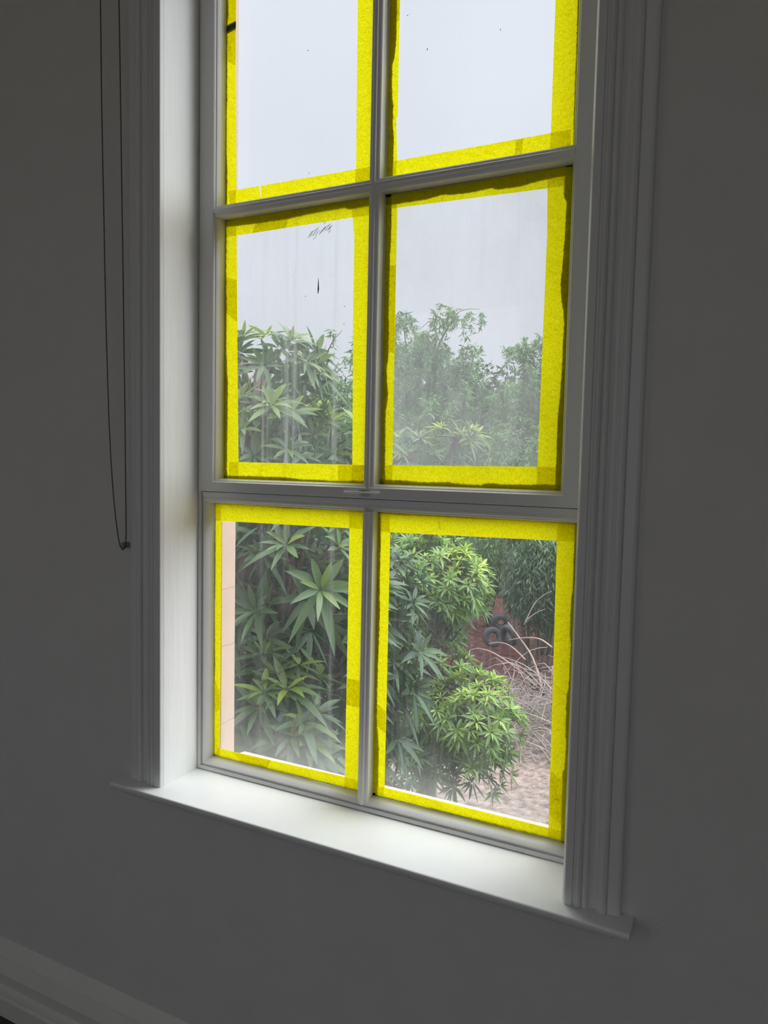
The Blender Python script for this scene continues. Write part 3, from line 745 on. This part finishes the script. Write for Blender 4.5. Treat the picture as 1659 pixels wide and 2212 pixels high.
A_ = lambda x, y, d: at(x, y, d)
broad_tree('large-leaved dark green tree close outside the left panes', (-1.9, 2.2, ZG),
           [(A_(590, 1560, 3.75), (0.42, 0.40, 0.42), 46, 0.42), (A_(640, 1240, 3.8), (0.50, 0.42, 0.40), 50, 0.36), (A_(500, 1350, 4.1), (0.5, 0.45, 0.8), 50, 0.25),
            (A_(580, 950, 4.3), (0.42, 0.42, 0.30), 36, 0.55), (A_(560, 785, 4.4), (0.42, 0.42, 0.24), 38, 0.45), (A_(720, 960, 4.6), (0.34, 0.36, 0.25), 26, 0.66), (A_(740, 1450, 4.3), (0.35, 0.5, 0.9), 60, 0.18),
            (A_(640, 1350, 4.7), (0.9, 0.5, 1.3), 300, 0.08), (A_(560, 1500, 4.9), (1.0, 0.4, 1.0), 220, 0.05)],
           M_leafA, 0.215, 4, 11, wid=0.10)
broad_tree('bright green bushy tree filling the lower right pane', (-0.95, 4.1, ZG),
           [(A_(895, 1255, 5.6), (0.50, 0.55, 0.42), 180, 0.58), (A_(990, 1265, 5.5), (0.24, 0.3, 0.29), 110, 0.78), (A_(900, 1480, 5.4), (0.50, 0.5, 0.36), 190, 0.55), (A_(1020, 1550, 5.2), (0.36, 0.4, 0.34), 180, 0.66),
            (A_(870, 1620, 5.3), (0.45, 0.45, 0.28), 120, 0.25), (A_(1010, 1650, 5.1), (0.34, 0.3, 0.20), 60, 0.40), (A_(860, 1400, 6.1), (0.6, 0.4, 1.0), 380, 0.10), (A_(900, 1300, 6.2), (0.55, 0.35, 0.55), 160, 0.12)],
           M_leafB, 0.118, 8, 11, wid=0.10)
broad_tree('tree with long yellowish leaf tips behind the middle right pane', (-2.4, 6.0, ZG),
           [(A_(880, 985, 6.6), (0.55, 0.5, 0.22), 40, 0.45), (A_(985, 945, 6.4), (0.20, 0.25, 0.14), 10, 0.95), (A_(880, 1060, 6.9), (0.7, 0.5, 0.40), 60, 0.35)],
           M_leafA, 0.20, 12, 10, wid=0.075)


def pepper_tree(label, base, top, spread, seed, n=11000, droop=0.85, dens=1.0):
    r = random.Random(seed); root = empty('feathery_tree', base); tag(root, label, 'tree', 'feathery trees in the background')
    wood = MB(); lv = Leaves(); H = top - base[2]
    fork = Vector((r.uniform(-.3, .3), r.uniform(-.3, .3), H * 0.34))
    wood.tube(bent((0, 0, 0), fork, r, 0.06, 6), [0.22, 0.20, 0.18, 0.17, 0.16, 0.15, 0.14], 8)
    limb = MB(); tips = []
    for k in range(15):
        th = k * 2.4 + r.uniform(-.3, .3); rad = spread * math.sqrt((k + 0.7) / 15.5); z = H * (1.0 - 0.42 * (rad / spread) ** 2) * r.uniform(0.88, 1.0)
        if k < 2: z = H * r.uniform(0.97, 1.0)
        tip = Vector((rad * math.cos(th), rad * math.sin(th), z)); pts = bent(fork, tip, r, 0.14, 8)
        limb.tube(pts, [0.085 - 0.07 * q / 8 for q in range(9)], 5); tips.append((pts, tip))
        for q in range(5):
            s_ = pts[r.randint(4, 8)]; e_ = s_ + rnd_dir(r, -0.1) * r.uniform(0.4, 1.1); p2 = bent(s_, e_, r, 0.2, 4)
            limb.tube(p2, [0.02, 0.016, 0.012, 0.009, 0.006], 4); tips.append((p2, e_))
    for k in range(n // 26):
        pts, tip = tips[r.randrange(len(tips))]; s_ = pts[r.randint(max(0, len(pts) - 4), len(pts) - 1)] + Vector((r.gauss(0, .22), r.gauss(0, .22), r.gauss(0, .14)))
        d = rnd_dir(r, -0.2); L = r.uniform(0.35, 0.95) * droop; tint = min(1, max(0, r.gauss(0.5, 0.2)))
        for q in range(26):
            t = q / 26; p = s_ + d * (0.28 * L * t ** 0.6) + Vector((0, 0, -1)) * (L * t * t * 0.9 + 0.05 * t)
            dd = (rnd_dir(r) * 0.7 + Vector((0, 0, -0.55))).normalized(); sd = dd.cross(rnd_dir(r)); sd = sd.normalized() if sd.length > 1e-3 else Vector((1, 0, 0))
            lv.quad(p, dd, sd, r.uniform(0.10, 0.22) * dens, r.uniform(0.011, 0.022) * dens, min(1, max(0, tint + r.gauss(0, 0.15))))
    wood.build('trunk', M_bark, root, smooth=True); limb.build('branches', M_bark, root, smooth=True); lv.build('foliage', M_leafP, root)
    return root

def gz(y): return ZG + 0.012 * max(0, y - 10) - 0.03
def ptree(label, px, py, d, spread, seed, n, **k):
    p = at(px, py, d); pepper_tree(label, (p.x, p.y, gz(p.y)), p.z, spread, seed, n, **k)
ptree('feathery tree seen at the right side of the middle left pane', 748, 765, 13.0, 1.4, 9, 13000)
ptree('low drooping tree over the red soil at the top right of the lower right pane', 1195, 960, 18.0, 1.7, 15, 24000, droop=1.7, dens=1.1)
ptree('tallest feathery tree, rising into the sky in the middle right pane', 960, 676, 22.5, 2.4, 3, 20000, dens=1.25)
ptree('feathery tree at the right edge of the middle right pane', 1155, 728, 28.5, 2.2, 6, 15000, dens=1.5)
ptree('feathery tree just right of the middle bar in the middle right pane', 850, 690, 30.0, 2.0, 12, 13000, dens=1.5)

# shrubs under the drooping tree
def shrub(label, px, py, d, rad, seed, n, mat, name='feathery_shrub'):
    r = random.Random(seed); c = at(px, py, d); root = empty(name, (c.x, c.y, gz(c.y))); tag(root, label, 'shrub'); lv = Leaves(); st = MB(); o = c - root.location
    for k in range(9):
        e_ = o + Vector((r.uniform(-.7, .7) * rad[0], r.uniform(-.7, .7) * rad[1], r.uniform(-.2, .6) * rad[2]))
        st.tube(bent((r.uniform(-.1, .1), r.uniform(-.1, .1), 0), e_, r, 0.08, 6), [0.035, 0.03, 0.026, 0.022, 0.016, 0.011, 0.007], 5)
    for k in range(n):
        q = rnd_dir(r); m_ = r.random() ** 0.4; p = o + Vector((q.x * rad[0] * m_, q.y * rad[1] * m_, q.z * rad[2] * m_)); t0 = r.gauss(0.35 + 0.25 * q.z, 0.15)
        for a in range(14):
            t = a / 14; pp = p + Vector((r.gauss(0, .05), r.gauss(0, .05), -0.45 * t)); dd = (rnd_dir(r) * 0.6 + Vector((0, 0, -0.7))).normalized(); sd = dd.cross(rnd_dir(r)); sd = sd.normalized() if sd.length > 1e-3 else Vector((1, 0, 0))
            lv.quad(pp, dd, sd, r.uniform(0.10, 0.2), r.uniform(0.010, 0.020), min(1, max(0, t0 + r.gauss(0, 0.12))))
    st.build('stems', M_bark, root, smooth=True); lv.build('foliage', mat, root)
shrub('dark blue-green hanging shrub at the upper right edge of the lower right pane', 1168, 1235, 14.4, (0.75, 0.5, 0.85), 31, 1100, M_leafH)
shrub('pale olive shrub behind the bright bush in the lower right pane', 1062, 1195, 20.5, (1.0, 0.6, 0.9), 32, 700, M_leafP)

# hedge far behind
def hedge():
    r = random.Random(41); root = empty('hedge', at(1000, 1150, 37)); tag(root, 'tall dense green hedge closing the view behind the trees', 'hedge')
    lv = Leaves(); core = MB(); c0 = root.location
    for k in range(58):
        t = k / 29; x = -17 + 22 * t; y = 1.2 * math.sin(6 * t); hz = 9.2 + 0.3 * math.sin(11 * t) + r.uniform(-.15, .15)
        zb = gz(c0.y) - c0.z
        core.sphere((x, y + 0.6, zb + hz * 0.42), 1.0, 10, 7, (0.95, 0.7, hz * 0.5))
        for q in range(900):
            d = rnd_dir(r); p = Vector((x + d.x * 1.15, y - abs(d.y) * 1.0 + 0.6, zb + hz * 0.45 + d.z * hz * 0.55))
            dd = (rnd_dir(r) + Vector((0, -0.4, 0.1))).normalized(); sd = dd.cross(rnd_dir(r)); sd = sd.normalized() if sd.length > 1e-3 else Vector((1, 0, 0))
            lv.quad(p, dd, sd, r.uniform(0.22, 0.42), r.uniform(0.04, 0.085), min(1, max(0, r.gauss(0.45, 0.2))))
    core.build('branches', M_bark, root, smooth=True); lv.build('foliage', M_leafH, root)
hedge()

# heap of dry branches
def brush():
    r = random.Random(52); c = at(1180, 1575, 12.6); c.z = gz(c.y) + 0.02
    root = empty('brush_pile', c); tag(root, 'heap of grey dry branches at the right of the lower right pane', 'branches')
    m = MB()
    for k in range(800):
        th = r.uniform(0, 6.28); q = math.sqrt(r.random()); x = q * 1.6 * math.cos(th); y = q * 1.2 * math.sin(th); h = 1.25 * (1 - q * q) * r.random()
        p = Vector((x, y, h)); d = rnd_dir(r, -0.25); d.z *= 0.6; L = r.uniform(0.25, 0.9)
        pts = bent(p - d * L / 2, p + d * L / 2, r, 0.2, 4); pts = [Vector((a.x, a.y, max(0.01, a.z))) for a in pts]
        r0 = r.uniform(0.005, 0.011); m.tube(pts, [r0, r0, r0 * .85, r0 * .6, r0 * .35], 4)
    for k in range(34):
        a0 = Vector((r.uniform(-.9, .7), r.uniform(-.6, .6), r.uniform(0.3, 1.0))); e0 = a0 + Vector((r.uniform(-1.2, .8), r.uniform(-.5, .5), r.uniform(-.3, .5)))
        o_ = Vector((0, 0, r.uniform(.1, .4))); pts = [a0.lerp(e0, t) + o_ * math.sin(math.pi * t) for t in (0, .2, .4, .6, .8, 1)]
        pts = [Vector((a.x, a.y, max(0.02, a.z))) for a in pts]; m.tube(pts, [0.011, 0.010, 0.009, 0.008, 0.006, 0.004], 4)
    m.build('twigs', M_twig, root); root['kind'] = 'stuff'
brush()
def whip(label, pts, d, r0, mat):
    p = [at(a, b_, dd) for (a, b_), dd in zip(pts, d)]; root_loc = p[0]
    out = []
    for k in range(len(p) - 1):
        for t in (0, .25, .5, .75):
            p0 = p[max(0, k - 1)]; p1 = p[k]; p2 = p[k + 1]; p3 = p[min(len(p) - 1, k + 2)]
            out.append(0.5 * ((2 * p1) + (p2 - p0) * t + (2 * p0 - 5 * p1 + 4 * p2 - p3) * t * t + (3 * p1 - p0 - 3 * p2 + p3) * t ** 3))
    out.append(p[-1]); n = len(out)
    o = MB().tube([q - root_loc for q in out], [r0 * (1 - 0.6 * k / n) for k in range(n)], 6).build('dry_branch', mat, smooth=True, loc=root_loc)
    return tag(o, label, 'branch', 'single dry branches on the heap')
whip('long arching dry branch reaching left to the bush from the heap', [(1160, 1480), (1100, 1432), (1060, 1408), (1030, 1401), (1010, 1408)], [12.7, 13.0, 13.2, 13.4, 13.5], 0.018, M_whip)
whip('arching dry branch just above the longest one', [(1135, 1425), (1105, 1397), (1080, 1388), (1055, 1391)], [12.9, 13.2, 13.4, 13.5], 0.016, M_whip)
whip('dry branch leaning steeply down across the red soil to the heap', [(1172, 1490), (1150, 1420), (1120, 1375), (1097, 1344)], [12.5, 12.9, 13.2, 13.4], 0.02, M_whip)
whip('flat curved dry branch at the top right of the heap', [(1192, 1398), (1165, 1380), (1130, 1378), (1098, 1383)], [12.6, 12.9, 13.1, 13.3], 0.017, M_whip)
whip('thin grey twig standing up at the right side of the lower right pane', [(1132, 1350), (1150, 1312), (1166, 1292), (1192, 1276)], [13.4, 13.4, 13.4, 13.4], 0.014, M_twig)
whip('shorter forked twig below the standing grey twig', [(1134, 1342), (1158, 1324), (1178, 1316)], [13.75, 13.8, 13.85], 0.013, M_twig)

# old tyres on the red soil
def tyre(label, px, py, d, tilt, rz, R=0.36):
    c = at(px, py, d); m = MB(); n1, n2 = 28, 10
    for a in range(n1):
        t = 2 * math.pi * a / n1
        for q in range(n2):
            u = 2 * math.pi * q / n2; rr = R - 0.07 + 0.07 * math.copysign(abs(math.cos(u)) ** 0.6, math.cos(u)); yy = 0.09 * math.copysign(abs(math.sin(u)) ** 0.6, math.sin(u))
            m.v.append((rr * math.cos(t), yy, rr * math.sin(t)))
    for a in range(n1):
        for q in range(n2): m.f.append((a * n2 + q, a * n2 + (q + 1) % n2, ((a + 1) % n1) * n2 + (q + 1) % n2, ((a + 1) % n1) * n2 + q))
    o = m.build('tyre', M_rubber, smooth=True, loc=c); o.rotation_euler = (tilt, 0, rz)
    return tag(o, label, 'tyre', 'dark round tyres on the red soil')
tyre('dark round tyre at the upper left of the three on the red soil', 1082, 1344, 17.2, 0.1, 0.3, 0.21)
tyre('dark tyre leaning right, nearest the heap of branches', 1101, 1372, 15.6, 0.25, -0.5, 0.24)
tyre('dark tyre half hidden at the left of the three on the red soil', 1064, 1376, 16.5, -0.2, 0.5, 0.23)
